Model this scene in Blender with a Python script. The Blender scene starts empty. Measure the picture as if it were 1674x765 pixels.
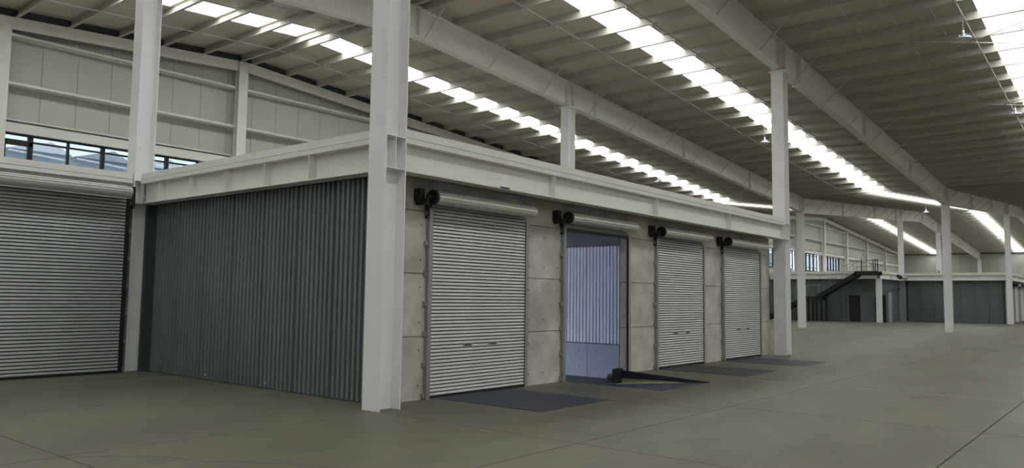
import bpy, bmesh, math, random
from mathutils import Matrix, Vector
random.seed(7)
SC = bpy.context.scene
COL = SC.collection

# ------------------------------------------------------------------ camera, sky, exposure
CAM_POS = Vector((-7.21914724, -8.23201848, 1.6))
CAM_F = Vector((0.77077067, 0.63199382, 0.08060017))
CAM_R = Vector((0.63317334, -0.77389689, 0.01323347))
CAM_U = Vector((-0.07073969, -0.0408339, 0.99665866))
cd = bpy.data.cameras.new('camera')
cd.sensor_fit = 'HORIZONTAL'; cd.sensor_width = 36.0
cd.lens = 1270.1477 * 36.0 / 1674.0
cd.clip_start = 0.05; cd.clip_end = 600
cam = bpy.data.objects.new('camera', cd); COL.objects.link(cam)
M = Matrix.Identity(4)
for i in range(3):
    M[i][0] = CAM_R[i]; M[i][1] = CAM_U[i]; M[i][2] = -CAM_F[i]; M[i][3] = CAM_POS[i]
cam.matrix_world = M
SC.camera = cam

W = bpy.data.worlds.new('sky'); SC.world = W; W.use_nodes = True
bg = W.node_tree.nodes['Background']
bg.inputs[0].default_value = (0.68, 0.74, 0.94, 1); bg.inputs[1].default_value = 18.0
SC.view_settings.view_transform = 'Standard'; SC.view_settings.look = 'None'
SC.view_settings.gamma = 1.0; SC.view_settings.use_curve_mapping = False
SC.view_settings.exposure = -0.38
SKYLIGHT = 9.5          # radiance of the translucent roof sheets under an overcast sky

# ------------------------------------------------------------------ materials
def mat(name, col, rough=0.6, metal=0.0, var=0.0, scale=3.0, bump=0.0, bscale=40.0, stretch=None, spec=0.5, dirt=None, dscale=0.6, dlo=.45, dhi=.7):
    m = bpy.data.materials.new(name); m.use_nodes = True
    nt = m.node_tree; N = nt.nodes; L = nt.links
    b = N['Principled BSDF']
    b.inputs['Roughness'].default_value = rough; b.inputs['Metallic'].default_value = metal
    b.inputs['Specular IOR Level'].default_value = spec
    b.inputs['Base Color'].default_value = (*col, 1)
    if var or bump or dirt:
        tc = N.new('ShaderNodeTexCoord'); mp = N.new('ShaderNodeMapping')
        L.new(tc.outputs['Object'], mp.inputs[0])
        if stretch: mp.inputs['Scale'].default_value = stretch
    out = None
    if var:
        n = N.new('ShaderNodeTexNoise'); n.inputs['Scale'].default_value = scale; n.inputs['Detail'].default_value = 6; n.inputs['Roughness'].default_value = .6
        L.new(mp.outputs[0], n.inputs['Vector'])
        r = N.new('ShaderNodeValToRGB')
        r.color_ramp.elements[0].position = .3; r.color_ramp.elements[1].position = .7
        r.color_ramp.elements[0].color = (*[c * (1 - var) for c in col], 1)
        r.color_ramp.elements[1].color = (*[min(1, c * (1 + var)) for c in col], 1)
        L.new(n.outputs['Fac'], r.inputs[0]); out = r.outputs[0]
        L.new(out, b.inputs['Base Color'])
    if dirt:
        n2 = N.new('ShaderNodeTexNoise'); n2.inputs['Scale'].default_value = dscale; n2.inputs['Detail'].default_value = 5
        L.new(mp.outputs[0], n2.inputs['Vector'])
        mr = N.new('ShaderNodeMapRange'); mr.inputs[1].default_value = dlo; mr.inputs[2].default_value = dhi
        L.new(n2.outputs['Fac'], mr.inputs[0])
        mx = N.new('ShaderNodeMix'); mx.data_type = 'RGBA'
        mx.inputs[6].default_value = (*col, 1); mx.inputs[7].default_value = (*dirt, 1)
        if out: L.new(out, mx.inputs[6])
        L.new(mr.outputs[0], mx.inputs[0]); L.new(mx.outputs[2], b.inputs['Base Color'])
    if bump:
        n3 = N.new('ShaderNodeTexNoise'); n3.inputs['Scale'].default_value = bscale; n3.inputs['Detail'].default_value = 3
        L.new(mp.outputs[0], n3.inputs['Vector'])
        bp = N.new('ShaderNodeBump'); bp.inputs['Strength'].default_value = bump; bp.inputs['Distance'].default_value = .01
        L.new(n3.outputs['Fac'], bp.inputs['Height']); L.new(bp.outputs[0], b.inputs['Normal'])
    return m
MT = dict(
    white=mat('white_steel_paint', (.85, .86, .84), .45, var=.04, scale=1.5, spec=.4),
    beam=mat('white_beam_paint', (.76, .75, .71), .5, var=.04, scale=1.5, spec=.3),
    purlin=mat('purlin_paint', (.48, .45, .40), .5, var=.06, scale=1.2, spec=.4),
    roof=mat('roof_sheet_white', (.55, .495, .43), .6, var=.04, scale=.8, spec=.3),
    panel=mat('wall_panel_cream', (.53, .525, .475), .55, var=.03, scale=.9, spec=.3),
    endpanel=mat('end_wall_sheet', (.43, .44, .40), .5, var=.05, scale=.7, spec=.3),
    flash=mat('dark_flashing', (.045, .06, .062), .5, var=.06),
    gap=mat('dark_backing', (.03, .03, .03), .9),
    corr=mat('corrugated_grey_sheet', (.175, .205, .212), .42, metal=.25, var=.14, scale=1.1, stretch=(2, 2, .35)),
    corr_bay=mat('corrugated_pale_sheet', (.80, .79, .82), .5, var=.05),
    conc=mat('cast_concrete', (.53, .50, .445), .85, var=.24, scale=2.2, bump=.25, bscale=18, dirt=(.30, .28, .24), dscale=.9, dlo=.5, dhi=.8),
    bayconc=mat('bay_concrete', (.40, .41, .43), .85, var=.08, scale=2.0),
    floor=mat('power_floated_floor', (.148, .138, .101), .5, var=.17, scale=.7, bump=.06, bscale=3, stretch=(1, 2.2, 1), spec=.3, dirt=(.112, .102, .076), dscale=.32, dlo=.46, dhi=.72),
    slab=mat('slab_concrete', (.33, .32, .29), .8, var=.08),
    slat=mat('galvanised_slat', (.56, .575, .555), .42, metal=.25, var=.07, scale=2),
    slat_shaded=mat('shaded_galvanised_slat', (.40, .42, .405), .42, metal=.25, var=.07, scale=2),  # slat paint with the left door's shade put into its colour
    galv=mat('galvanised_rail', (.33, .34, .33), .45, metal=.4, var=.08),
    barrel=mat('barrel_sheet', (.55, .545, .51), .45, metal=.2, var=.05),
    black=mat('black_steel', (.012, .012, .014), .5),
    deck=mat('blue_grey_deck_plate', (.050, .057, .085), .55, metal=.2, var=.12, scale=2.5, bump=.15, bscale=60),
    deck2=mat('dark_deck_plate', (.052, .057, .062), .6, metal=.2, var=.12, scale=2.5),
    navy=mat('navy_steel', (.010, .012, .028), .5),
    ochre=mat('yellowed_pit_concrete', (.20, .185, .09), .85, var=.15),
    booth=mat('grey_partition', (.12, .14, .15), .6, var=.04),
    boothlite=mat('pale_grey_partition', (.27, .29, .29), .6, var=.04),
    alu=mat('lamp_grey', (.5, .52, .55), .4, metal=.3),
    lens=mat('lamp_lens', (.75, .77, .8), .3),
    rod=mat('galvanised_rod', (.55, .54, .5), .5, metal=.1),
    neigh=mat('neighbour_sheet', (.42, .47, .52), .6, var=.04),
    neighw=mat('neighbour_white', (.8, .82, .84), .6),
    asphalt=mat('dark_bay_floor', (.07, .07, .075), .8, var=.1),
    ceilw=mat('white_deck_sheet', (.80, .80, .80), .6),
    ground=mat('yard_concrete', (.45, .44, .43), .9, var=.1),
)
m = bpy.data.materials.new('translucent_roof_sheet'); m.use_nodes = True
b = m.node_tree.nodes['Principled BSDF']; b.inputs['Base Color'].default_value = (.8, .82, .84, 1)
b.inputs['Emission Color'].default_value = (.97, 1, 1, 1); b.inputs['Emission Strength'].default_value = SKYLIGHT
MT['sky'] = m
m = bpy.data.materials.new('window_glass'); m.use_nodes = True
nt = m.node_tree; nt.nodes.clear()
o_ = nt.nodes.new('ShaderNodeOutputMaterial'); mx = nt.nodes.new('ShaderNodeMixShader')
tr = nt.nodes.new('ShaderNodeBsdfTransparent'); gl = nt.nodes.new('ShaderNodeBsdfGlossy'); fr = nt.nodes.new('ShaderNodeFresnel')
tr.inputs[0].default_value = (.30, .315, .30, 1); gl.inputs['Roughness'].default_value = .03; 
ge = nt.nodes.new('ShaderNodeNewGeometry'); mr_ = nt.nodes.new('ShaderNodeMapRange')      # same reflectance from both sides of the pane
mr_.inputs[3].default_value = 1.45; mr_.inputs[4].default_value = 1 / 1.45
nt.links.new(ge.outputs['Backfacing'], mr_.inputs[0]); nt.links.new(mr_.outputs[0], fr.inputs[0])
nt.links.new(fr.outputs[0], mx.inputs[0]); nt.links.new(tr.outputs[0], mx.inputs[1]); nt.links.new(gl.outputs[0], mx.inputs[2]); nt.links.new(mx.outputs[0], o_.inputs[0])
MT['glass'] = m

# ------------------------------------------------------------------ mesh helpers
class MB:
    def __init__(s): s.v = []; s.f = []; s.sm = []
    def _add(s, vs, fs, smooth=False):
        o = len(s.v); s.v += [tuple(v) for v in vs]; s.f += [tuple(i + o for i in f) for f in fs]; s.sm += [smooth] * len(fs); return s
    def hexa(s, p):      # 8 points: bottom ring then top ring
        return s._add(p, [(3, 2, 1, 0), (4, 5, 6, 7), (0, 1, 5, 4), (1, 2, 6, 5), (2, 3, 7, 6), (3, 0, 4, 7)])
    def box(s, x0, x1, y0, y1, z0, z1):
        if x0 > x1: x0, x1 = x1, x0
        if y0 > y1: y0, y1 = y1, y0
        if z0 > z1: z0, z1 = z1, z0
        return s.hexa([(x0, y0, z0), (x1, y0, z0), (x1, y1, z0), (x0, y1, z0), (x0, y0, z1), (x1, y0, z1), (x1, y1, z1), (x0, y1, z1)])
    def prism(s, prof, fn, a, b, smooth=False, caps=True, closed=True):
        n = len(prof); vs = [fn(u, w, a) for u, w in prof] + [fn(u, w, b) for u, w in prof]
        k = n if closed else n - 1
        fs = [(i, (i + 1) % n, n + (i + 1) % n, n + i) for i in range(k)]
        s._add(vs, fs, smooth)
        if caps and closed:
            o = len(s.v) - 2 * n
            s.f += [tuple(o + i for i in range(n))[::-1], tuple(o + n + i for i in range(n))]; s.sm += [False, False]
        return s
    def tube(s, a, b, r, n=8, r2=None, smooth=True):
        a = Vector(a); b = Vector(b); d = (b - a).normalized()
        u = d.orthogonal().normalized(); w = d.cross(u); r2 = r if r2 is None else r2
        c = [(math.cos(2 * math.pi * i / n), math.sin(2 * math.pi * i / n)) for i in range(n)]
        vs = [a + (u * x + w * y) * r for x, y in c] + [b + (u * x + w * y) * r2 for x, y in c]
        s._add(vs, [(i, (i + 1) % n, n + (i + 1) % n, n + i) for i in range(n)], smooth)
        o = len(s.v) - 2 * n
        s.f += [tuple(o + i for i in range(n))[::-1], tuple(o + n + i for i in range(n))]; s.sm += [False, False]
        return s
    def bar(s, a, b, w, h):     # square bar a->b, width w horizontal, height h
        a = Vector(a); b = Vector(b); d = (b - a).normalized()
        up = Vector((0, 0, 1)) if abs(d.z) < .99 else Vector((1, 0, 0))
        x = d.cross(up).normalized() * w / 2; y = x.cross(d).normalized() * h / 2
        return s.hexa([a - x - y, a + x - y, b + x - y, b - x - y, a - x + y, a + x + y, b + x + y, b - x + y])
    def lathe(s, prof, c, n=16):
        vs = []; fs = []
        for r, z in prof:
            for i in range(n):
                t = 2 * math.pi * i / n; vs.append((c[0] + r * math.cos(t), c[1] + r * math.sin(t), c[2] + z))
        for j in range(len(prof) - 1):
            for i in range(n):
                fs.append((j * n + i, j * n + (i + 1) % n, (j + 1) * n + (i + 1) % n, (j + 1) * n + i))
        return s._add(vs, fs, True)
    def mesh(s, name, m):
        me = bpy.data.meshes.new(name); me.from_pydata(s.v, [], s.f)
        me.polygons.foreach_set('use_smooth', s.sm)
        me.update()
        bm = bmesh.new(); bm.from_mesh(me); bmesh.ops.recalc_face_normals(bm, faces=bm.faces); bm.to_mesh(me); bm.free()
        me.materials.append(MT[m] if isinstance(m, str) else m)
        return me
    def build(s, name, m, parent=None, rel=None):
        """link as one object; with a parent, coordinates given in world space unless rel"""
        o = bpy.data.objects.new(name, s.mesh(name, m)); COL.objects.link(o)
        if parent:
            o.parent = parent
            if not rel: o.location = -wpos(parent)
        return o
def wpos(o):
    p = Vector(o.location)
    while o.parent: o = o.parent; p += Vector(o.location)
    return p
def place(me, name, parent, loc):
    o = bpy.data.objects.new(name, me); COL.objects.link(o); o.parent = parent
    o.location = Vector(loc) - wpos(parent); return o
def thing(name, label, cat, loc=(0, 0, 0), group=None):
    o = bpy.data.objects.new(name, None); COL.objects.link(o); o.location = loc; o.empty_display_size = .2
    o['label'] = label; o['category'] = cat; o['kind'] = 'thing'
    if group: o['group'] = group
    return o
def struct(name, label, loc=(0, 0, 0)):
    o = bpy.data.objects.new(name, None); COL.objects.link(o); o.location = loc
    o['kind'] = 'structure'; o['label'] = label
    return o
def stuff(o): o['kind'] = 'stuff'; return o

# ------------------------------------------------------------------ roof shape
RIDGE1, VALLEY, RIDGE2, XW, XE = 7.95, 40.1, 72.3, -24.5, 104.3
def zr(x):
    return 10.15 - .066 * (abs(x - RIDGE1) if x < VALLEY else abs(x - RIDGE2))
YN, YS = 17.0, -37.0          # window wall, far side behind the camera
G1, G2 = 7.87, 0.18           # girder lines

# ------------------------------------------------------------------ floor
floor = struct('floor', 'worn grey beige concrete floor cast in large slabs with saw cut joints')
PITS = [(1.58, 3.40, -1.58, .46), (5.07, 6.95, -1.58, .80), (8.66, 10.50, -1.58, .46), (12.15, 14.0, -1.58, .46)]
def cut(rect, holes):
    rs = [rect]
    for h in holes:
        out = []
        for r in rs:
            x0, x1, y0, y1 = r; a, b_, c, d = h
            if b_ <= x0 or a >= x1 or d <= y0 or c >= y1: out.append(r); continue
            if a > x0: out.append((x0, a, y0, y1))
            if b_ < x1: out.append((b_, x1, y0, y1))
            xa, xb = max(a, x0), min(b_, x1)
            if c > y0: out.append((xa, xb, y0, c))
            if d < y1: out.append((xa, xb, d, y1))
        rs = out
    return rs
BAY = (.55, 15.5, .72, 30.0)      # the sunken truck bay has no floor at hall level
def slab_mb(x0, x1, y0, y1, g=.007):
    mb = MB()
    for r in cut((x0 + g, x1 - g, y0 + g, y1 - g), PITS + [BAY]): mb.box(*r, -.06, 0)
    return mb
JX, JY = 4.03, 3.28
near_x = [JX * i for i in range(-2, 12)]; near_y = [JY * i for i in range(-5, 6)]
for i in range(len(near_x) - 1):
    for j in range(len(near_y) - 1):
        y1 = min(near_y[j + 1], YN)
        mb = slab_mb(near_x[i], near_x[i + 1], near_y[j], y1)
        if mb.v: mb.build('floor_slab', 'floor', floor)
mb = MB()
xs = [JX * i for i in range(-6, 27)]; ys = [JY * i for i in range(-11, 6)]
for i in range(len(xs) - 1):
    for j in range(len(ys) - 1):
        if near_x[0] - .1 < xs[i] and xs[i + 1] < near_x[-1] + .1 and near_y[0] - .1 < ys[j] and ys[j + 1] < near_y[-1] + .1: continue
        mb.box(max(xs[i], XW) + .005, min(xs[i + 1], XE) - .005, ys[j] + .005, min(ys[j + 1], YN) - .005, -.06, 0)
stuff(mb.build('far_floor_slabs', 'floor', floor))
mb = MB()
for r in cut((XW, XE, YS, YN + .3), PITS + [BAY]): mb.box(*r, -.3, -.05)
mb.build('joint_filler', 'gap', floor)
mb = MB(); mb.box(8.02, 8.05, -6.55, -1.5, .0002, .0012); mb.box(8.075, 8.10, -6.55, -1.5, .0002, .0012); mb.build('joint_sealant', 'slab', floor)
# hairline crack, a shallow strip of dark filler
mb = MB(); pts = [(-4.25, 0), (-3.87, -.16), (-3.62, -.42), (-3.37, -.74), (-3.3, -.98), (-3.23, -1.18), (-3.02, -1.45), (-2.89, -1.67), (-2.72, -1.9), (-2.61, -2.24), (-2.3, -2.7)]
for a, b_ in zip(pts, pts[1:]): mb.bar((*a, .0003), (*b_, .0003), .006, .001)
mb.build('crack', 'gap', floor)
mb = MB()
for a, b_ in (((3.4, -1.6), (3.6, -3.2)), ((1.57, -1.6), (1.62, -2.5)), ((6.95, -1.6), (7.5, -2.5))): mb.bar((*a, .0003), (*b_, .0003), .006, .001)
mb.build('crack', 'gap', floor)

# ------------------------------------------------------------------ roof (ceiling)
ceil = struct('ceiling', 'white sheet steel roof on purlins with bright translucent strips')
SKY_Y = [(12.25, 13.35), (3.1, 4.27), (-6.05, -4.9), (-15.2, -14.05), (-24.3, -23.2), (-33.4, -32.3)]
SLOPES = [(XW, RIDGE1), (RIDGE1, VALLEY), (VALLEY, RIDGE2), (RIDGE2, XE)]
def roofbox(mb, x0, x1, y0, y1, lo, hi):
    z0, z1 = zr(x0), zr(x1)
    if abs(x0 - VALLEY) < .01 or abs(x1 - VALLEY) < .01: pass
    return mb.hexa([(x0, y0, z0 + lo), (x1, y0, z1 + lo), (x1, y1, z1 + lo), (x0, y1, z0 + lo), (x0, y0, z0 + hi), (x1, y0, z1 + hi), (x1, y1, z1 + hi), (x0, y1, z0 + hi)])
edges = []; top = YN + .3
for a, b_ in SKY_Y:
    n = max(1, round((top - b_) / 1.0)); h = (top - b_) / n
    edges += [(top - h * (k + 1), top - h * k) for k in range(n)]; top = a
n = round(top - YS); h = (top - YS) / n
edges += [(top - h * (k + 1), top - h * k) for k in range(n)]
for x0, x1 in SLOPES:
    for y0, y1 in edges:
        roofbox(MB(), x0, x1, y0 + .004, y1 - .004, 0, .05).build('roof_sheet', 'roof', ceil)
    for y0, y1 in SKY_Y:
        for k in range(4):
            a = x0 + (x1 - x0) * k / 4; b_ = x0 + (x1 - x0) * (k + 1) / 4
            roofbox(MB(), a, b_, y0 + .02, y1 - .02, .005, .015).build('translucent_sheet', 'sky', ceil)
        mb = MB()
        for y in (y0, y1): roofbox(mb, x0, x1, y - .02, y + .02, -.015, .02)
        mb.build('skylight_flashing', 'rod', ceil)
mb = MB(); mb.box(XW, XE, YS, YN + .3, 10.6, 10.62); mb.build('outer_roof_skin', 'gap', ceil) if False else None
# purlins, a C section 0.24 deep
def purlin_mb(y0, y1, flip=1, x=0, z=0):
    mb = MB()
    mb.box(x - .004, x + .004, y0, y1, z - .24, z)
    mb.box(x, x + flip * .09, y0, y1, z - .24, z - .232)
    mb.box(x, x + flip * .09, y0, y1, z - .008, z)
    mb.box(x + flip * .082, x + flip * .09, y0, y1, z - .232, z - .212)
    return mb
PX = []
for (a, b_), s0 in zip(SLOPES, (-1, 1, -1, 1)):
    ridge = RIDGE1 if a < VALLEY - 1 else RIDGE2
    for k in range(23):
        x = ridge + s0 * (.2 + 1.43 * k)
        if XW + .2 < x < XE - .2: PX.append((x, s0))
BAYS = [(G1, YN - .02), (G2, G1), (-9.1, G2)]
PM = {(i, s0): purlin_mb(b0 + .01, b1 - .01, s0).mesh('purlin', 'purlin') for i, (b0, b1) in enumerate(BAYS) for s0 in (-1, 1)}
rest = MB()
for x, s0 in PX:
    z = zr(x) - .004
    if -3 < x < 62:
        for i in range(3): place(PM[i, s0], 'purlin', ceil, (x, 0, z))
        rest.box(x - .004, x + .004, YS, -9.1, z - .24, z)
    else:
        rest.box(x - .004, x + .004, YS, YN - .02, z - .24, z); rest.box(x, x + s0 * .075, YS, YN - .02, z - .24, z - .232)
stuff(rest.build('far_purlins', 'purlin', ceil))
# bridging rods along the roof, both sides of each strip
def rodline(y, x0=-6, x1=XE - .3, ticks=True):
    mb = MB(); px = sorted(p[0] for p in PX if x0 < p[0] < x1)
    for a, b_ in zip(px, px[1:]):
        mb.bar((a, y, zr(a) - .2), (b_, y, zr(b_) - .2), .03, .03)
        if ticks and a < 45: mb.box(a - .012, a + .012, y - .02, y + .02, zr(a) - .34, zr(a) - .2)
    mb.build('bridging_rod', 'rod', ceil)
for y, t in ((14.6, 0), (10.7, 0), (5.25, 0), (2.72, 1), (-4.6, 0), (-6.9, 1)): rodline(y, ticks=t)
# wind bracing rods under the roof
mb = MB()
def brace(x0, y0, x1, y1): mb.tube((x0, y0, zr(x0) - .3), (x1, y1, zr(x1) - .3), .013, 6)
brace(15.3, .05, 21.3, -9); brace(21.3, .05, 15.3, -9); brace(22, .05, 28.3, -9); brace(28.3, .05, 22, -9)
mb.build('wind_bracing_rod', 'rod', ceil)

# ------------------------------------------------------------------ columns
CW, CD = .365, .39          # along Y, along X
def column(x, y, top, label, stiff=True, knee=True, seam=None, lo=0.0):
    t = thing('steel_column', label, 'column', (x, y, lo), 'white H section columns')
    MB().box(x, x + .016, y, y + CW, lo, top).build('flange', 'white', t)
    MB().box(x + CD - .016, x + CD, y, y + CW, lo, top).build('flange', 'white', t)
    MB().box(x + .016, x + CD - .016, y + .176, y + .188, lo, top).build('web', 'white', t)
    if stiff:
        for z in (3.405, 3.87):
            MB().box(x + .016, x + CD - .016, y + .004, y + CW - .004, z - .007, z + .007).build('stiffener_plate', 'white', t)
        MB().box(x + .19, x + .202, y + .006, y + .176, 3.412, 3.863).build('stiffener_plate', 'white', t)
    if knee:
        MB().box(x - .06, x + CD + .06, y - .05, y + CW + .05, top - .03, top).build('cap_plate', 'white', t)
    if seam:
        sm = MB(); sm.box(x - .003, x, y, y + CW, seam - .006, seam + .006); sm.box(x + .016, x + CD - .016, y + .172, y + .176, seam - .006, seam + .006)
        sm.build('splice_seam', 'white', t)
    return t
def gz(x): return min(zr(x), zr(x + .39)) - 1.14
column(0, 0, gz(0), 'big white H section column at the near corner of the dock block', seam=4.7)
column(15.5, 0, gz(15.5), 'white steel column at the far end of the dock row beside the fourth roller door')
column(40.05, 0, gz(40.05), 'free standing white column before the far corrugated wall, right of the stairs', stiff=False)
column(63.9, 0, gz(63.9), 'white column at the near corner of the far dock block, at the right edge', stiff=True)
column(.04, 7.69, gz(0), 'white column rising beside the left roller door, in front of the high window band')
column(15.35, 7.69, gz(15.35), 'white column showing only above the dock block roof, under the middle girder', stiff=False, lo=3.885)
column(39.6, 7.69, gz(39.6), 'slim white free standing column in front of the black staircase')
column(64.0, 7.69, gz(64.0), 'white column with added grey shade plates below, right of the stair platform')
column(79.3, 7.69, gz(79.3), 'small far white column standing on the second mezzanine', stiff=False, lo=3.9)
column(103.3, 7.69, gz(103.3), 'tiny white column against the far end wall', stiff=False, lo=3.9)
column(57.48, 7.85, 3.38, 'short white column carrying the corner of the stair platform beam', stiff=False, knee=False)

# ------------------------------------------------------------------ roof girders
def girder(y, label, x0, x1, colx):
    t = thing('roof_girder', label, 'girder', (VALLEY, y, zr(VALLEY) - 1.1), 'white roof girders')
    knots = [x0] + [k for k in (RIDGE1, VALLEY, RIDGE2) if x0 < k < x1] + [x1]
    for a, b_ in zip(knots, knots[1:]):
        roofbox(MB(), a, b_, y - .008, y + .008, -1.1, -.26).build('web', 'beam', t)
        roofbox(MB(), a, b_, y - .14, y + .14, -1.125, -1.1).build('bottom_flange', 'beam', t)
        roofbox(MB(), a, b_, y - .14, y + .14, -.262, -.242).build('top_flange', 'beam', t)
    for c in colx:
        for dx in (-.0, .39):
            x = c + dx; MB().box(x - .01, x + .01, y - .135, y + .135, zr(x) - 1.1, zr(x) - .26).build('stiffener_plate', 'beam', t)
    for x in (RIDGE1, 17.2, 24.5, 32.0, VALLEY, 48, 56, 62.5, RIDGE2, 81, 90):
        if x0 < x < x1: MB().box(x - .02, x + .02, y - .15, y + .15, zr(x) - 1.17, zr(x) - .2).build('splice_plate', 'beam', t)
    k = 0
    for x, s0 in PX:
        k += 1
        if k % 2 or not (1 < x < 100): continue
        for sy in (-1,):
            MB().bar((x, y + sy * .13, zr(x) - 1.09), (x, y + sy * 1.05, zr(x) - .22), .03, .03).build('flange_brace', 'rod', t)
    return t
girder(G1, 'deep white plate girder over the middle column line, passing behind the big near column', -16, XE - .3, (.04, 15.35, 39.6, 64.0, 79.3))
girder(G2, 'deep white plate girder over the dock front column line, highest at upper right', -4, XE - .3, (0, 15.5, 40.05, 63.9, 79.5))

# ------------------------------------------------------------------ mezzanine edge beams
def beam_x(x0, x1, y, label, stiffs, sgn=-1, slot=None):
    """I beam along X whose near flange edge is at y; sgn -1: faces -Y"""
    t = thing('edge_beam', label, 'beam', ((x0 + x1) / 2, y, 3.38), 'white mezzanine edge beams')
    a, b_ = y, y - sgn * .27
    MB().box(x0, x1, a, b_, 3.80, 3.876).build('top_flange', 'beam', t)
    MB().box(x0, x1, y - sgn * .012, y - sgn * .10, 3.888, 4.005).build('slab_edge_angle', 'beam', t)
    MB().box(x0, x1, y - sgn * .13, y - sgn * .145, 3.41, 3.80).build('web', 'beam', t)
    MB().box(x0, x1, a, b_, 3.385, 3.41).build('bottom_flange', 'beam', t)
    for s_ in stiffs: MB().box(s_ - .007, s_ + .007, y - sgn * .006, y - sgn * .13, 3.41, 3.80).build('stiffener_plate', 'beam', t)
    if slot: MB().box(slot[0], slot[1], y - sgn * -.004, y - sgn * .01, 3.392, 3.418).build('slot_clip', 'black', t)
    return t
def beam_y(y0, y1, x, label, stiffs):
    t = thing('edge_beam', label, 'beam', (x, (y0 + y1) / 2, 3.38), 'white mezzanine edge beams')
    MB().box(x, x + .27, y0, y1, 3.80, 3.876).build('top_flange', 'beam', t)
    MB().box(x + .012, x + .10, y0, y1, 3.888, 4.005).build('slab_edge_angle', 'beam', t)
    MB().box(x + .13, x + .145, y0, y1, 3.41, 3.80).build('web', 'beam', t)
    MB().box(x, x + .27, y0, y1, 3.385, 3.41).build('bottom_flange', 'beam', t)
    for s_ in stiffs: MB().box(x + .006, x + .13, s_ - .007, s_ + .007, 3.41, 3.80).build('stiffener_plate', 'beam', t)
    return t
beam_x(CD, 15.5, .0, 'long white steel edge beam above the row of dock doors', (4.04, 7.85, 11.67), slot=(2.51, 2.74))
beam_y(CW, 7.62, .13, 'white edge beam with stiffeners above the dark corrugated wall left of the near column', (6.86, 5.66, 4.43, 3.21, 1.98))
beam_x(-12, .0, 7.69, 'white edge beam behind the roller barrel at the left edge', ())
beam_x(64.29, 79.6, .0, 'white edge beam of the far dock block at the right edge', (68.3,))
beam_y(CW, 7.69, 64.05, 'white edge beam above the far corrugated wall, mid to right', (2.2, 4.1, 5.9))
beam_y(8.215, 16.7, 57.75, 'white edge beam behind the stair handrail, under the far windows', (10, 12.5, 15))
beam_x(57.9, 64.0, 7.85, 'short white beam between the stair platform column and the corner column', (61,))

# ------------------------------------------------------------------ corrugated walls
def corr_profile(w, ribs=8, d=.048, f=(.26, .36, .90)):
    p = w / ribs; pts = []
    for i in range(ribs):
        o = i * p
        pts += [(o, d), (o + f[0] * p, d), (o + f[1] * p, 0), (o + f[2] * p, 0)]
    pts.append((w, d)); return pts
def corr_sheet_mesh(w, z0, z1, ribs=8, m='corr', axis='y', d=.048, f=(.26, .36, .90)):
    """ribs proud towards -X (axis y) or towards -Y (axis x); thickness 6 mm, lapped edge"""
    P = corr_profile(w, ribs, d, f); back = [(u, v_ + .006) for u, v_ in P][::-1]
    mb = MB()
    if axis == 'y': mb.prism(P + back, lambda u, w_, z: (w_, u, z), z0, z1, caps=False)
    else: mb.prism(P + back, lambda u, w_, z: (u, w_, z), z0, z1, caps=False)
    return mb.mesh('corrugated_sheet', m)
wc = struct('wall_dock_side', 'dark grey corrugated steel side wall of the near dock block, left of the big column')
SH = .972
me = corr_sheet_mesh(SH - .028, .015, 3.375)
ys_ = [.47 + (i * SH) - .0 for i in range(0, 8)]
yst = 7.49
for i in range(7):
    y0 = yst - (i + 1) * SH
    o = place(me, 'corrugated_sheet', wc, (.43 + (.004 if i % 2 else 0), y0, 0))
MB().box(.44, .50, 7.49, 7.68, 0, 3.40).build('corner_flashing', 'flash', wc)
MB().box(.29, .46, 7.60, 7.675, 0, 3.40).build('corner_flashing', 'flash', wc)
MB().box(.44, .47, 7.49 - 7 * SH - .3, 7.49 - 7 * SH, 0, 3.40).build('corner_flashing', 'flash', wc)
MB().box(.50, .62, .76, 17.0, -1.08, 3.42).build('bay_inner_wall', 'ceilw', wc)
MB().box(.487, .499, .76, 7.68, .01, 3.42).build('backing_wall', 'gap', wc)
for y in (5.27, 3.35): MB().tube((.43, y, .1), (.40, y, .1), .018, 8).build('bolt_head', 'rod', wc)

# ------------------------------------------------------------------ dock front: concrete panels
DOORS = [(1.40, 3.83), (5.03, 7.42), (8.69, 11.09), (12.30, 14.79)]
YW = .541
def dock_wall(name, label, dx, doors, full=True):
    w = struct(name, label)
    zs = [0, .97, 1.945, 2.92, 3.44]
    piers = []; last = .45
    for a, b_ in DOORS: piers.append((last, a)); last = b_
    piers.append((last, 15.62))
    tie = MB()
    def pan(x0, x1, z0, z1):
        off = random.uniform(-.004, .004)
        MB().box(dx + x0 + .006, dx + x1 - .006, YW + off, YW + .17, z0 + (.006 if z0 > 0 else 0), z1 - .006).build('concrete_panel', 'conc', w)
        if z1 - z0 > .6:
            for fz in (.22, .78):
                for px in ((x0 + .16, x1 - .16) if x1 - x0 < 1.0 else (x0 + .16, (x0 + x1) / 2, x1 - .16)):
                    z = z0 + (z1 - z0) * fz
                    tie.tube((dx + px, YW + off + .002, z), (dx + px, YW + off - .0025, z), .013, 8)
    for x0, x1 in piers:
        for z0, z1 in zip(zs, zs[1:]): pan(x0, x1, z0, z1)
    for a, b_ in DOORS: pan(a, b_, 2.98, 3.44)
    stuff(tie.build('tie_hole_plugs', 'gap', w))
    mb = MB()
    for x0, x1 in piers: mb.box(dx + x0 + .03, dx + x1 - .03, YW + .05, YW + .2, 0, 3.44)
    for a, b_ in DOORS: mb.box(dx + a - .03, dx + b_ + .03, YW + .05, YW + .2, 3.0, 3.44)
    mb.build('joint_backing', 'gap', w)
    return w
dock_wall('wall_dock_front', 'grey cast concrete dock wall with four roller doors', 0, DOORS)

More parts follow.
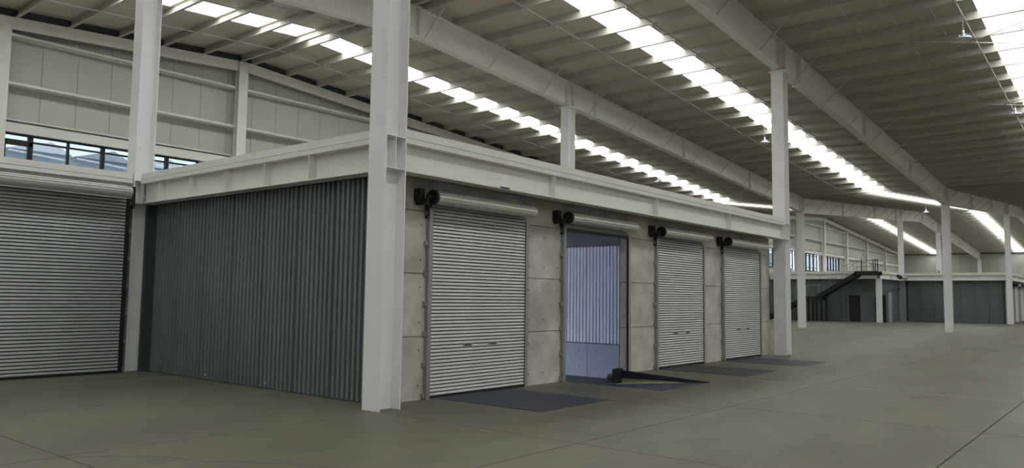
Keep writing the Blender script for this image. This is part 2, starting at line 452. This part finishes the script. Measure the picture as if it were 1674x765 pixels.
# ------------------------------------------------------------------ roller doors
def slat_mesh(w, p, m='slat'):
    prof = [(.0, .012), (-.016, .10 * 1), (-.020, .35), (-.017, .65), (-.008, .86), (.006, .93), (.006, .0)]
    P = [(u, v_ * p) for u, v_ in [(.006, .0), (-.017, .02), (-.021, .12), (-.017, .30), (-.012, .5), (-.011, .66), (-.006, .76), (.006, .76)]]
    return MB().prism(P, lambda u, w_, x: (x, u, w_), 0, w).mesh('slat', m)
def barrel_mb(x0, x1, y, z, r, n=13):
    mb = MB(); prof = []
    for i in range(n):
        t0 = 2 * math.pi * i / n
        for f, rr in ((0, r), (.62, r), (.70, r * .86), (.92, r * .86)):
            t = t0 + f * 2 * math.pi / n; prof.append((math.cos(t) * rr, math.sin(t) * rr))
    return mb.prism(prof, lambda u, w_, x: (x, y + u, z + w_), x0, x1)
def roller_door(x0, x1, yw, ztop, pitch, label, closed=True, zb=3.12, rb=.105, yb=.29, handles=True, motor=True, fine=True, zlow=.05, group='galvanised roller doors', rail='galv', smat='slat'):
    t = thing('roller_shutter', label, 'roller door', ((x0 + x1) / 2, yw, 0), group)
    for s_, xa in ((-1, x0), (1, x1)):
        g = MB()
        xi, xo = xa - s_ * .03, xa + s_ * .05
        g.box(xo, xi, yw - .075, yw - .068, 0, ztop + .05); g.box(xo, xi, yw - .02, yw - .013, 0, ztop + .05); g.box(xo, xo - s_ * .008, yw - .068, yw - .02, 0, ztop + .05)
        gr = g.build('guide_rail', rail, t)
        MB().box(xi + s_ * .004, xi + s_ * .02, yw - .066, yw - .022, 0, ztop).build('brush_seal', 'black', gr)
        if fine:
            for k in range(7):
                z = .06 + k * (ztop - .1) / 6
                MB().box(xo, xo + s_ * .05, yw - .05, yw - .004, z - .035, z + .035).build('wall_bracket', 'galv', gr)
    if closed:
        n = int((ztop + .16 - zlow) / pitch)
        if fine:
            me = slat_mesh(x1 - x0 - .04, pitch, smat)
            for k in range(n): place(me, 'slat', t, (x0 + .02, yw - .04, zlow + k * pitch))
            MB().box(x0 + .02, x1 - .02, yw - .03, yw - .026, zlow, zlow + n * pitch).build('slat_gap_shade', 'gap', t)  # added dark sheet, paints shade into the gaps between slats
        else:
            mb = MB(); P = []
            for k in range(n): P += [(0, zlow + k * pitch), (-.02, zlow + (k + .3) * pitch), (-.02, zlow + (k + .6) * pitch)]
            P += [(0, zlow + n * pitch), (.02, zlow + n * pitch), (.02, zlow)]
            mb.prism(P, lambda u, w_, x: (x, yw - .04 + u, w_), x0 + .02, x1 - .02).build('curtain', 'slat', t)
        MB().box(x0 + .02, x1 - .02, yw - .065, yw - .02, .012, zlow).build('bottom_rail', 'black', t)
        if handles:
            for f in (.37, .63):
                h = MB(); hx = x0 + (x1 - x0) * f
                h.prism([(math.cos(a) * .035 + (.075 if math.cos(a) > 0 else -.075), math.sin(a) * .028) for a in [2 * math.pi * i / 16 + .01 for i in range(16)]], lambda u, w_, y: (hx + u, y, .81 + w_), yw - .063, yw - .05)
                ho = h.build('lift_handle', 'galv', t)
                MB().box(hx - .07, hx + .07, yw - .068, yw - .063, .80, .822).build('finger_slot', 'flash', ho)
    else:
        n = 3
        MB().box(x0 + .02, x1 - .02, yw - .06, yw - .02, ztop - .05, ztop + .02).build('bottom_rail', 'black', t)
        me = slat_mesh(x1 - x0 - .04, pitch)
        for k in range(n): place(me, 'slat', t, (x0 + .02, yw - .04, ztop + .02 + k * pitch))
    xb0, xb1 = x0 - .13, x1 - .06
    barrel_mb(xb0, xb1, yb, zb, rb).build('barrel', 'barrel', t)
    MB().tube((xb1, yb, zb), (xb1 + .02, yb, zb), rb * .9, 16).build('barrel_end', 'barrel', t)
    if motor:
        d = MB().tube((xb0 - .05, yb, zb), (xb0, yb, zb), .118, 24).build('drum_plate', 'black', t)
        MB().tube((xb0 - .16, yb, zb), (xb0 - .05, yb, zb), .035, 10).build('axle', 'black', d)
        MB().box(xb0 - .21, xb0 - .105, yw - .14, yw - .004, zb - .07, zb + .13).build('motor_box', 'black', t)
        MB().box(xb0 - .17, xb0 - .13, yw - .26, yw, zb - .12, zb - .03).build('barrel_bracket', 'black', t)
        MB().box(x0 - .09, x0 - .06, yw - .06, yw - .01, ztop - .12, zb - .1).build('chain_guide', 'black', t)
        e = MB().box(xb1 + .005, xb1 + .04, yb - .05, yw, zb - .05, zb + .04).build('barrel_bracket', 'galv', t)
    return t
PT = .0556
roller_door(*DOORS[0], YW, 2.93, PT, 'closed ribbed grey roller door nearest the big white column, largest of the row')
roller_door(*DOORS[1], YW, 2.93, PT, 'rolled up roller door, open, its barrel above the blue lit truck bay', closed=False, handles=False)
roller_door(*DOORS[2], YW, 2.93, PT, 'closed grey roller door just right of the open doorway')
roller_door(*DOORS[3], YW, 2.93, PT, 'closed grey roller door at the far right end of the dock row')
roller_door(-4.2, -.1, 7.685, 3.42, .0655, 'wide closed grey roller door at the left edge beside the corrugated wall', zb=3.575, rb=.115, yb=7.42, handles=False, motor=False, rail='black', smat='slat_shaded')
# wall under the ledge left of / around the left roller door
wl = struct('wall_left_lower', 'wall around the wide roller door under the ledge at left')
MB().box(-24.4, -4.3, 7.97, 8.15, 0, 3.375).build('wall_sheet', 'panel', wl)
MB().box(-4.3, .0, 7.97, 8.10, 3.3, 3.44).build('lintel', 'panel', wl)
MB().box(-4.3, -.03, 7.86, 7.95, 0, 3.375).build('backing_wall', 'gap', wl)
MB().box(-.02, .035, 7.60, 7.685, 3.28, 3.72).build('door_bracket', 'black', wl)

# ------------------------------------------------------------------ dock levellers
def leveller(i, label, m):
    x0, x1, y0, y1 = PITS[i]
    t = thing('dock_leveller', label, 'dock leveller', ((x0 + x1) / 2, (y0 + y1) / 2, 0), 'dock leveller plates in the floor')
    MB().box(x0 + .025, x1 - .025, y0 + .012, .40, -.03, .004).build('deck_plate', m, t)
    MB().box(x0 + .025, x1 - .025, .405, .445, -.03, .002).build('lip_plate', m, t)
    MB().box(x0, x1, y0, y1, -.34, -.06).build('pit_liner', 'gap', t)
    if i == 0:
        for hx, hy in ((2.3, .01), (2.09, -1.36), (2.42, -1.23)):
            MB().tube((hx, hy, .0045), (hx, hy, .0055), .045, 14).build('lifting_eye', 'black', t)
    return t
leveller(0, 'blue grey steel leveller plate in the floor before the nearest roller door', 'deck')
leveller(2, 'dark steel leveller plate in the floor before the door right of the open doorway', 'deck2')
leveller(3, 'dark steel leveller plate in the floor before the farthest dock door', 'deck2')
x0, x1, y0, y1 = PITS[1]
t = thing('dock_leveller', 'lowered leveller plate sloping into its pit below the open doorway', 'dock leveller', ((x0 + x1) / 2, -.4, 0), 'dock leveller plates in the floor')
MB().hexa([(x0 + .03, y0 + .01, -.03), (x1 - .03, y0 + .01, -.03), (x1 - .03, .78, -.25), (x0 + .03, .78, -.25), (x0 + .03, y0 + .01, .003), (x1 - .03, y0 + .01, .003), (x1 - .03, .78, -.22), (x0 + .03, .78, -.22)]).build('deck_plate', 'deck', t)
MB().box(x1 - .012, x1, y0, .5, -.6, -.04).build('pit_wall', 'ochre', t)
MB().box(x0, x0 + .012, y0, .8, -.6, -.04).build('pit_wall', 'ochre', t)
MB().hexa([(x1 - .03, y0, -.02), (x1 + .06, y0, -.02), (x1 + .06, .36, -.05), (x1 - .03, .36, -.05), (x1 - .03, y0, .012), (x1 + .06, y0, .012), (x1 + .06, .36, .10), (x1 - .03, .36, .10)]).build('side_curb', 'navy', t)
MB().box(x1 - .17, x1 + .05, .36, .50, -.155, .125).build('bumper_block', 'black', t)
MB().box(x1 - .10, x1 + .04, .38, .48, .125, .14).build('bumper_cap', 'black', t)

# ------------------------------------------------------------------ truck bay behind the dock doors
wb = struct('wall_truck_bay', 'pale corrugated wall over concrete panels inside the truck bay')
BP = 2.44; nb = 7
for k in range(nb):
    y0 = 6.76 + (k - 3) * BP
    if y0 + BP < .8 or y0 > 17: continue
    a, b_ = max(y0, .78), min(y0 + BP, 17.2)
    MB().box(15.2, 15.4, a + .008, b_ - .008, -1.08, .05).build('concrete_panel', 'bayconc', wb)
    tb = MB()
    for yy in (y0 + .35, y0 + BP - .35):
        for zz in (-.75, -.2): tb.tube((15.202, yy, zz), (15.197, yy, zz), .02, 8)
    stuff(tb.build('tie_hole_plugs', 'gap', wb))
me = corr_sheet_mesh(BP / 2 - .01, .07, 3.35, ribs=9, m='corr_bay', d=.07, f=(.26, .29, .97))
for k in range(14):
    y0 = 6.76 + (k - 5) * BP / 2
    if y0 < .8 or y0 > 16.5: continue
    place(me, 'corrugated_sheet', wb, (15.16, y0, 0))
MB().box(15.15, 15.2, .78, 17.1, .05, .075).build('ledger_angle', 'black', wb)
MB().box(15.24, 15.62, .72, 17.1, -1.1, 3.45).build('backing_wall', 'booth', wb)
df = MB()
for a, b_, zt in ((.62, 5.05, -.06), (5.05, 6.97, -.42), (6.97, 15.2, -.06)): df.box(a, b_, .71, .76, -1.08, zt)
df.build('dock_face', 'deck', wb)
fb = MB().box(.5, 15.3, .70, 17.3, -1.2, -1.08).build('floor_truck_bay', 'asphalt'); fb['kind'] = 'structure'; fb['label'] = 'sunken concrete floor of the truck bay'

# ------------------------------------------------------------------ mezzanine slabs
ms = struct('mezzanine_slab', 'concrete deck over the near dock block behind the white edge beams')
MB().box(.42, 15.6, .29, 7.9, 3.45, 3.88).build('deck_slab', 'slab', ms)
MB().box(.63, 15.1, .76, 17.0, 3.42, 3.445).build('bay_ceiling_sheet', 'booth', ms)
MB().box(-24.4, 15.6, 7.98, 16.8, 3.45, 3.88).build('deck_slab', 'slab', ms)
ms2 = struct('mezzanine_slab', 'concrete deck over the far dock block and the stair wall')
MB().box(64.34, 104, .29, 7.98, 3.45, 3.88).build('deck_slab', 'slab', ms2)
MB().box(58.04, 104, 8.0, 16.8, 3.45, 3.88).build('deck_slab', 'slab', ms2)

# ------------------------------------------------------------------ high window wall
wn = struct('wall_left', 'tall cream panel wall with girts and a high window band at the back left')
WINS = [(.5, 6.35, True), (58.3, 64.3, False), (65.0, 71.2, False), (72.5, 77.85, False)]
def panel_z(x0, x1, z0, z1=None, m='panel', name='wall_panel', yy=YN):
    za = zr(x0) if z1 is None else z1; zb_ = zr(x1) if z1 is None else z1
    g = .006
    return MB().hexa([(x0 + g, yy, z0), (x1 - g, yy, z0), (x1 - g, yy + .1, z0), (x0 + g, yy + .1, z0), (x0 + g, yy, za), (x1 - g, yy, zb_), (x1 - g, yy + .1, zb_), (x0 + g, yy + .1, za)]).build(name, m, wn)
PWID = 1.0
x = -23.6
while x < XE:
    x1 = min(x + PWID, XE); c = (x + x1) / 2
    inwin = any(a - .3 < c < b_ + .3 for a, b_, _ in WINS)
    bay_hole = .6 < c < 15.3
    if inwin:
        panel_z(x, x1, 6.1)
        if not bay_hole: panel_z(x, x1, 0, 4.45)
        else: panel_z(x, x1, 3.4, 4.45)
    else: panel_z(x, x1, 3.4 if bay_hole else 0)
    x = x1
MB().box(XW, .4, YN + .05, YN + .11, 0, 9.3).build('joint_backing', 'gap', wn) if False else None
mb = MB()
for a, b_ in ((XW, .35), (6.5, 58), (78.0, XE)):
    for x0, x1 in ((a, b_),):
        pts = [x0] + [k for k in (RIDGE1, VALLEY, RIDGE2) if x0 < k < x1] + [x1]
        for p, q in zip(pts, pts[1:]):
            mb.hexa([(p, YN + .06, 3.4), (q, YN + .06, 3.4), (q, YN + .12, 3.4), (p, YN + .12, 3.4), (p, YN + .06, zr(p)), (q, YN + .06, zr(q)), (q, YN + .12, zr(q)), (p, YN + .12, zr(p))])
for a, b_ in ((.35, 6.5), (58, 78)):
    pts = [a] + [k for k in (RIDGE2,) if a < k < b_] + [b_]
    for p, q in zip(pts, pts[1:]):
        mb.hexa([(p, YN + .06, 6.12), (q, YN + .06, 6.12), (q, YN + .12, 6.12), (p, YN + .12, 6.12), (p, YN + .06, zr(p)), (q, YN + .06, zr(q)), (q, YN + .12, zr(q)), (p, YN + .12, zr(p))])
mb.build('joint_backing', 'slab', wn)
# girts: C channels on the inside face
def girt(x0, x1, z, y=16.66, h=.085, d=.33):
    mb = MB(); mb.box(x0, x1, y, y + .008, z - h / 2, z + h / 2); mb.box(x0, x1, y, y + d, z - h / 2, z - h / 2 + .008); mb.box(x0, x1, y + d - .008, y + d, z - h / 2, z + h)
    mb.build('girt', 'beam', wn)
WCX = [-15.2, -7.55, .05, 7.55, 15.3, 23, 31, 39.9, 48, 56, 64.1, 71.9, 79.4, 87, 95, 103.2]
for a, b_ in zip(WCX, WCX[1:]):
    for z in (7.5, 8.9):
        if z < min(zr(a), zr(b_)) - .3: girt(a + .38, b_, z)
    MB().box(a + .38, b_, 16.80, 16.99, 6.12, 6.40).build('window_header', 'beam', wn)
    girt(a + .38, b_, 6.47, y=16.78, h=.05, d=.2)
    for z in ((7.5, 8.9, 6.47)):
        MB().box((a + b_) / 2 + .18, (a + b_) / 2 + .21, 16.64, 16.67, z - .14, z + .06).build('girt_clip', 'rod', wn)
# rake channel under the purlins; dark strip above it is painted shadow
for a, b_ in ((-24.3, RIDGE1 - .03), (RIDGE1 + .03, VALLEY), (VALLEY, RIDGE2), (RIDGE2, 104)):
    roofbox(MB(), a, b_, 16.62, 16.64, -.60, -.25).build('rake_beam', 'beam', wn)
    roofbox(MB(), a, b_, 16.64, 16.72, -.60, -.59).build('rake_flange', 'beam', wn)
    roofbox(MB(), a, b_, 16.74, 16.78, -.27, -.002).build('eave_shadow_strip', 'flash', wn)
for k, x in enumerate(WCX):
    zt = zr(x + .18) - .62
    if k < 2: continue
    t = thing('wall_post', ['white wall post at the far left edge beside the high window', 'white wall post under the roof ridge on the high left wall', 'white wall post hidden behind the near column'][k - 2] if k < 5 else 'white wall post number', 'post', (x, 16.6, 3.88), 'white posts on the window wall')
    y0 = 16.52
    zb_ = 3.88 if (x < 16 or x > 57) else 0
    t.location = (x, 16.6, zb_)
    MB().box(x, x + .36, y0, y0 + .012, zb_, zt + .33).build('flange', 'beam', t)
    MB().box(x, x + .36, y0 + .23, y0 + .242, zb_, zt).build('flange', 'beam', t)
    MB().box(x + .174, x + .186, y0 + .012, y0 + .23, zb_, zt).build('web', 'beam', t)
    t['_k'] = k
# windows
def window(n, x0, x1, label, mull, sill=4.45, head=6.12, sash=None, low=False):
    w = struct('window_%d' % n, label, ((x0 + x1) / 2, YN, sill))
    fr = MB()
    fr.box(x0, x1, 16.93, 17.03, head - .05, head); fr.box(x0, x1, 16.93, 17.03, sill, sill + .06)
    fr.box(x0, x0 + .05, 16.93, 17.03, sill, head); fr.box(x1 - .05, x1, 16.93, 17.03, sill, head)
    fr.build('window_frame', 'black', w)
    for mx_, wd in mull: MB().box(mx_ - wd / 2, mx_ + wd / 2, 16.92, 17.03, sill, head).build('mullion', 'black', w)
    MB().box(x0, x1, 16.94, 17.02, 5.895, 5.945).build('transom', 'black', w)
    if low: MB().box(x0, x1, 16.94, 17.02, 4.75, 4.79).build('transom', 'black', w)
    if sash:
        f2 = MB(); f2.box(sash[0], sash[1], 16.90, 17.0, 5.78, 5.90); f2.box(sash[1] - .10, sash[1], 16.90, 17.0, sill, 5.9); f2.box(sash[0], sash[0] + .06, 16.9, 17, sill, 5.9)
        f2.build('opening_sash', 'black', w)
    xs_ = [x0] + [q[0] for q in mull] + [x1]
    for a, b_ in zip(xs_, xs_[1:]):
        MB().box(a + .02, b_ - .02, 16.975, 16.983, sill + .03, 5.9).build('pane', 'glass', w)
        MB().box(a + .02, b_ - .02, 16.975, 16.983, 5.94, head - .03).build('pane', 'glass', w)
    return w
window(1, .45, 6.40, 'black framed ribbon window high on the left wall', [(1.2, .13), (2.23, .06), (3.24, .11), (4.26, .06), (5.29, .11)], sash=(.5, 1.25))
window(2, 58.3, 64.15, 'far ribbon window half hidden by columns', [(59.3, .11), (60.3, .11), (61.3, .11), (62.3, .11), (63.2, .11)], low=True)
window(3, 64.6, 70.9, 'far black barred window right of the slim free standing column', [(65.6, .12), (66.6, .12), (67.7, .12), (68.75, .12), (69.8, .12)], low=True)
window(4, 72.4, 77.85, 'far black barred window left above the stair platform', [(73.3, .14), (74.2, .14), (75.1, .14), (76.0, .14), (76.9, .14)], low=True)

# ------------------------------------------------------------------ end walls and the wall behind the camera
we = struct('wall_far', 'far end wall of upright grey sheet panels')
y = YN
while y > YS:
    y1 = max(y - 1.0, YS)
    MB().box(XE - .02, XE + .08, y1 + .006, y - .006, 0, zr(XE)).build('wall_panel', 'endpanel', we)
    y = y1
MB().box(XE + .04, XE + .12, YS, YN, 0, zr(XE) + .1).build('joint_backing', 'slab', we)
MB().box(XE - .3, XE - .02, YS, YN, zr(XE) - .34, zr(XE) - .27).build('eave_gutter', 'flash', we)
wk = struct('wall_near', 'end wall behind the camera')
MB().box(XW - .1, XW, YS, YN, 0, zr(XW) + .1).build('wall_sheet', 'panel', wk)
wr = struct('wall_right', 'long side wall opposite the docks')
for a, b_ in SLOPES:
    mb = MB(); mb.hexa([(a, YS - .1, 0), (b_, YS - .1, 0), (b_, YS, 0), (a, YS, 0), (a, YS - .1, zr(a) + .1), (b_, YS - .1, zr(b_) + .1), (b_, YS, zr(b_) + .1), (a, YS, zr(a) + .1)])
    mb.build('wall_sheet', 'panel', wr)

# ------------------------------------------------------------------ far dock block, stair wall, booth
ws = struct('wall_stair', 'dark corrugated wall behind the black staircase')
me2 = corr_sheet_mesh(SH - .02, .02, 3.375)
for i in range(9): place(me2, 'corrugated_sheet', ws, (58.12, 16.9 - (i + 1) * SH, 0))
MB().box(58.18, 58.4, 8.0, 16.95, 0, 3.375).build('backing_wall', 'gap', ws)
me3 = corr_sheet_mesh(SH - .006, .02, 3.375, axis='x')
for i in range(6): place(me3, 'corrugated_sheet', ws, (58.4 + i * SH, 8.12, 0))
MB().box(58.2, 64.4, 8.18, 8.4, 0, 3.375).build('backing_wall', 'gap', ws)
wf = struct('wall_far_block', 'long corrugated side wall of the far dock block')
for i in range(7): place(me2, 'corrugated_sheet', wf, (64.5, 7.49 - (i + 1) * SH, 0))
MB().box(64.51, 64.56, .55, .69, 0, 3.4).build('corner_flashing', 'flash', wf)
MB().box(64.51, 64.56, 7.49, 8.1, 0, 3.375).build('corner_flashing', 'flash', wf)
cf = MB(); cf.box(63.95, 63.985, 7.62, 8.08, 0, 3.375); cf.box(63.985, 64.45, 7.62, 7.655, 0, 3.375); cf.build('post_shade_plates', 'boothlite', wf)  # added plates, shade on the lower column given as grey colour
MB().box(64.56, 64.75, .7, 8.1, 0, 3.5).build('backing_wall', 'gap', wf)
DX = 64.5
dock_wall('wall_far_dock_front', 'concrete front wall of the far dock block at the right edge', DX, DOORS)
roller_door(DX + 5.03, DX + 7.42, YW, 2.93, PT, 'tiny far roller door just right of the rightmost column', fine=False, handles=False)
roller_door(DX + 8.69, DX + 11.09, YW, 2.93, PT, 'tiny far roller door cut by the right edge of the picture', fine=False, handles=False)
# barrel of the roller door at the corner column
t = thing('roller_barrel', 'short pale roller door barrel with black end bracket at the corner right of the stairs', 'roller door', (62.6, 7.45, 3.5))
barrel_mb(61.9, 63.98, 7.45, 3.60, .115, 12).build('barrel', 'barrel', t)
MB().tube((61.82, 7.45, 3.6), (61.9, 7.45, 3.6), .17, 16).build('drum_plate', 'black', t)
MB().box(61.2, 61.5, 7.4, 7.55, 3.56, 3.80).build('motor_box', 'black', t)
MB().box(61.5, 61.85, 7.43, 7.47, 3.58, 3.63).build('axle', 'black', t)
MB().box(63.2, 63.24, 7.45, 7.9, 3.55, 3.65).build('barrel_bracket', 'galv', t)
# booth with two dark doorways
t = thing('partition_booth', 'grey partition with two dark doorways under the stair platform', 'partition', (57.9, 9, 0))
def pb(y0, y1, z0, z1, m='booth', nm='panel'): MB().box(57.93, 58.0, y0, y1, z0, z1).build(nm, m, t)
pb(10.35, 10.55, 0, 2.33); pb(8.4, 9.5, 0, 2.33); pb(7.45, 7.62, 0, 2.33)
pb(9.5, 10.35, 2.08, 2.33, nm='lintel'); pb(7.62, 8.4, 2.08, 2.33, nm='lintel')
for y0, y1 in ((9.5, 10.35), (7.62, 8.4)):
    MB().box(58.01, 58.05, y0, y1, 0, 2.1).build('dark_doorway', 'black', t)
MB().box(57.93, 58.9, 7.40, 7.45, 0, 2.33).build('end_panel', 'boothlite', t)
MB().box(57.93, 58.1, 7.4, 10.55, 2.33, 2.37).build('cap', 'booth', t)
# black staircase
t = thing('steel_staircase', 'black steel staircase with landing and platform before the corrugated wall', 'staircase', (56.9, 12, 0))
XA, XB = 56.3, 57.4
for xx in (XA, XB):
    s_ = MB()
    s_.bar((xx, 16.6, .05), (xx, 13.3, 1.80), .05, .30); s_.build('stringer', 'black', t)
    MB().bar((xx, 13.4, 1.80), (xx, 11.9, 1.80), .05, .28).build('landing_beam', 'black', t)
    MB().bar((xx, 12.25, 1.95), (xx, 9.3, 3.72), .05, .32).build('stringer', 'black', t)
    MB().bar((xx, 9.45, 3.78), (xx, 7.72, 3.78), .05, .30).build('platform_beam', 'black', t)
tm = MB().box(XA, XB, -.14, .14, -.02, .02).mesh('tread', 'black')
for k in range(10): place(tm, 'tread', t, ((0), 16.45 - k * .33, .18 + k * .175))
for k in range(10): place(tm, 'tread', t, ((0), 12.1 - k * .29, 2.05 + k * .18))
MB().box(XA, XB, 11.95, 13.4, 1.86, 1.92).build('landing_plate', 'black', t)
MB().box(XA, XB, 7.72, 9.45, 3.86, 3.90).build('platform_plate', 'black', t)
for yy in (13.0, 12.35, 11.95):
    for xx in (XA, XB): MB().box(xx - .05, xx + .05, yy - .05, yy + .05, 0, 1.8).build('post', 'black', t)
for yy in (8.9, 8.05, 7.9, 7.74): MB().box(XA - .03, XA + .03, yy - .03, yy + .03, 3.9, 4.85).build('railing_post', 'black', t)
hr = MB()
for xx in (XA, XB):
    hr.tube((xx, 16.5, 1.15), (xx, 13.3, 2.85), .02, 6); hr.tube((xx, 13.3, 2.85), (xx, 12.2, 2.85), .02, 6)
    hr.tube((xx, 12.2, 2.85), (xx, 9.5, 4.75), .02, 6); hr.tube((xx, 9.5, 4.75), (xx, 7.74, 4.8), .02, 6)
    hr.tube((xx, 12.2, 2.4), (xx, 9.5, 4.3), .012, 6); hr.tube((xx, 9.5, 4.3), (xx, 7.74, 4.3), .012, 6)
    for a, b_, n in (((16.4, .2), (13.4, 1.9), 4), ((12.1, 2.0), (9.5, 3.8), 4), ((9.3, 3.85), (8.2, 3.85), 2)):
        for k in range(n):
            f = k / (n - 1); yy = a[0] + (b_[0] - a[0]) * f; zz = a[1] + (b_[1] - a[1]) * f
            hr.tube((xx, yy, zz), (xx, yy, zz + .93), .013, 6)
hr.build('handrail', 'galv', t)
for y in (5.06, 4.17):
    tt = thing('pipe_stub', 'small dark pipe stub on the far beam, %s of the mid floor column' % ('left' if y > 4.5 else 'right'), 'pipe', (64.2, y, 4.0))
    MB().box(64.12, 64.24, y - .05, y + .05, 4.005, 4.03).build('base_plate', 'black', tt); MB().tube((64.18, y, 4.03), (64.18, y, 4.2), .04, 8).build('pipe', 'black', tt)

# ------------------------------------------------------------------ hanging high bay lamps
def lamp(x, y, z, label, big=True):
    t = thing('hanging_lamp', label, 'lamp', (x, y, z), 'round high bay lamps')
    n = 18
    MB().lathe([(.0, -.03), (.17, -.03), (.20, -.015), (.205, .01), (.19, .035), (.10, .05), (.0, .055)], (x, y, z), n).build('lamp_disc', 'alu', t)
    MB().lathe([(.0, -.038), (.15, -.036), (.16, -.03)], (x, y, z), n).build('lens', 'lens', t)
    h = MB(); h.lathe([(.085, .05), (.09, .12), (.0, .125)], (x, y, z), 12)
    for k in range(8):
        a = 2 * math.pi * k / 8; h.bar((x + .07 * math.cos(a), y + .07 * math.sin(a), z + .085), (x + .135 * math.cos(a), y + .135 * math.sin(a), z + .07), .012, .06)
    h.build('heat_sink', 'alu', t)
    MB().tube((x, y, z + .12), (x, y, z + .24), .03, 10).build('driver_stem', 'lens', t)
    top_ = zr(x) - .24; c = MB(); zz = z + .24
    k = 0
    while zz < top_:
        e = min(zz + .055, top_)
        if k % 2: c.bar((x - .012, y, zz), (x + .012, y, e), .008, .008); c.bar((x + .012, y, zz), (x - .012, y, e), .008, .008)
        else: c.bar((x, y - .012, zz), (x, y + .012, e), .008, .008); c.bar((x, y + .012, zz), (x, y - .012, e), .008, .008)
        zz = e; k += 1
    c.build('chain', 'rod', t)
    return t
lamp(16.31, -4.62, 8.70, 'round lamp on a chain near the top right, beside the right skylight strip')
lamp(24.5, -4.86, 8.16, 'round lamp on a chain at the right edge, below the other right hand lamp')
lamp(24.2, 3.95, 8.14, 'round lamp hanging left of the dock end column, under the middle skylight strip')
lamp(32.7, 3.65, 7.97, 'round lamp hanging under the middle skylight strip, right of the dock end column')
lamp(30.5, 12.35, 7.97, 'round lamp hanging over the dock roof under the left skylight strip')
lamp(53.5, 3.75, 7.92, 'small round lamp above the far doorway area left of the mid floor column')
lamp(87.4, 3.69, 8.26, 'small round lamp far off, between the two rightmost columns')

# ------------------------------------------------------------------ outside the windows
gd = MB().box(-80, 200, YN + .35, 140, -1.4, -1.2).build('ground', 'ground'); gd['kind'] = 'structure'; gd['label'] = 'asphalt yard outside the truck bay'
t = thing('neighbour_building', 'grey blue metal building with white roof gables seen through the high windows', 'building', (20, 55, -1.2))
MB().box(-40, 150, 50, 60, -1.2, 11.0).build('wall', 'neigh', t)
for k in range(14):
    x = -6 + k * 4.2
    MB().prism([(0, 11.0), (2.6, 11.75), (4.0, 11.0)], lambda u, w_, y: (x + u, y, w_), 49.6, 50.4).build('roof_gable', 'neigh' if k % 2 else 'neighw', t)
    MB().bar((x, 49.5, 10.85), (x + 3.5, 49.5, 10.6), .1, .12).build('trim_strip', 'neighw', t)

# ------------------------------------------------------------------ clean labels of the wall posts
names = {5: 'fifth', }
for o in [o for o in bpy.data.objects if '_k' in o]:
    k = o['_k']; del o['_k']; x = o.location.x
    if k in (4, 5, 6, 7, 8, 9) or k > 14:
        for ch in list(o.children): bpy.data.objects.remove(ch)
        bpy.data.objects.remove(o)
        continue
    if k >= 10:
        o['label'] = {10: 'white wall post by the far window, left of the slim free standing column', 11: 'white wall post under the far roof ridge, between the barred windows',
                      12: 'white wall post just right of the last barred window', 13: 'grey white wall post above the stair platform, second right of the barred windows',
                      14: 'last grey white wall post before the far end wall'}[k]
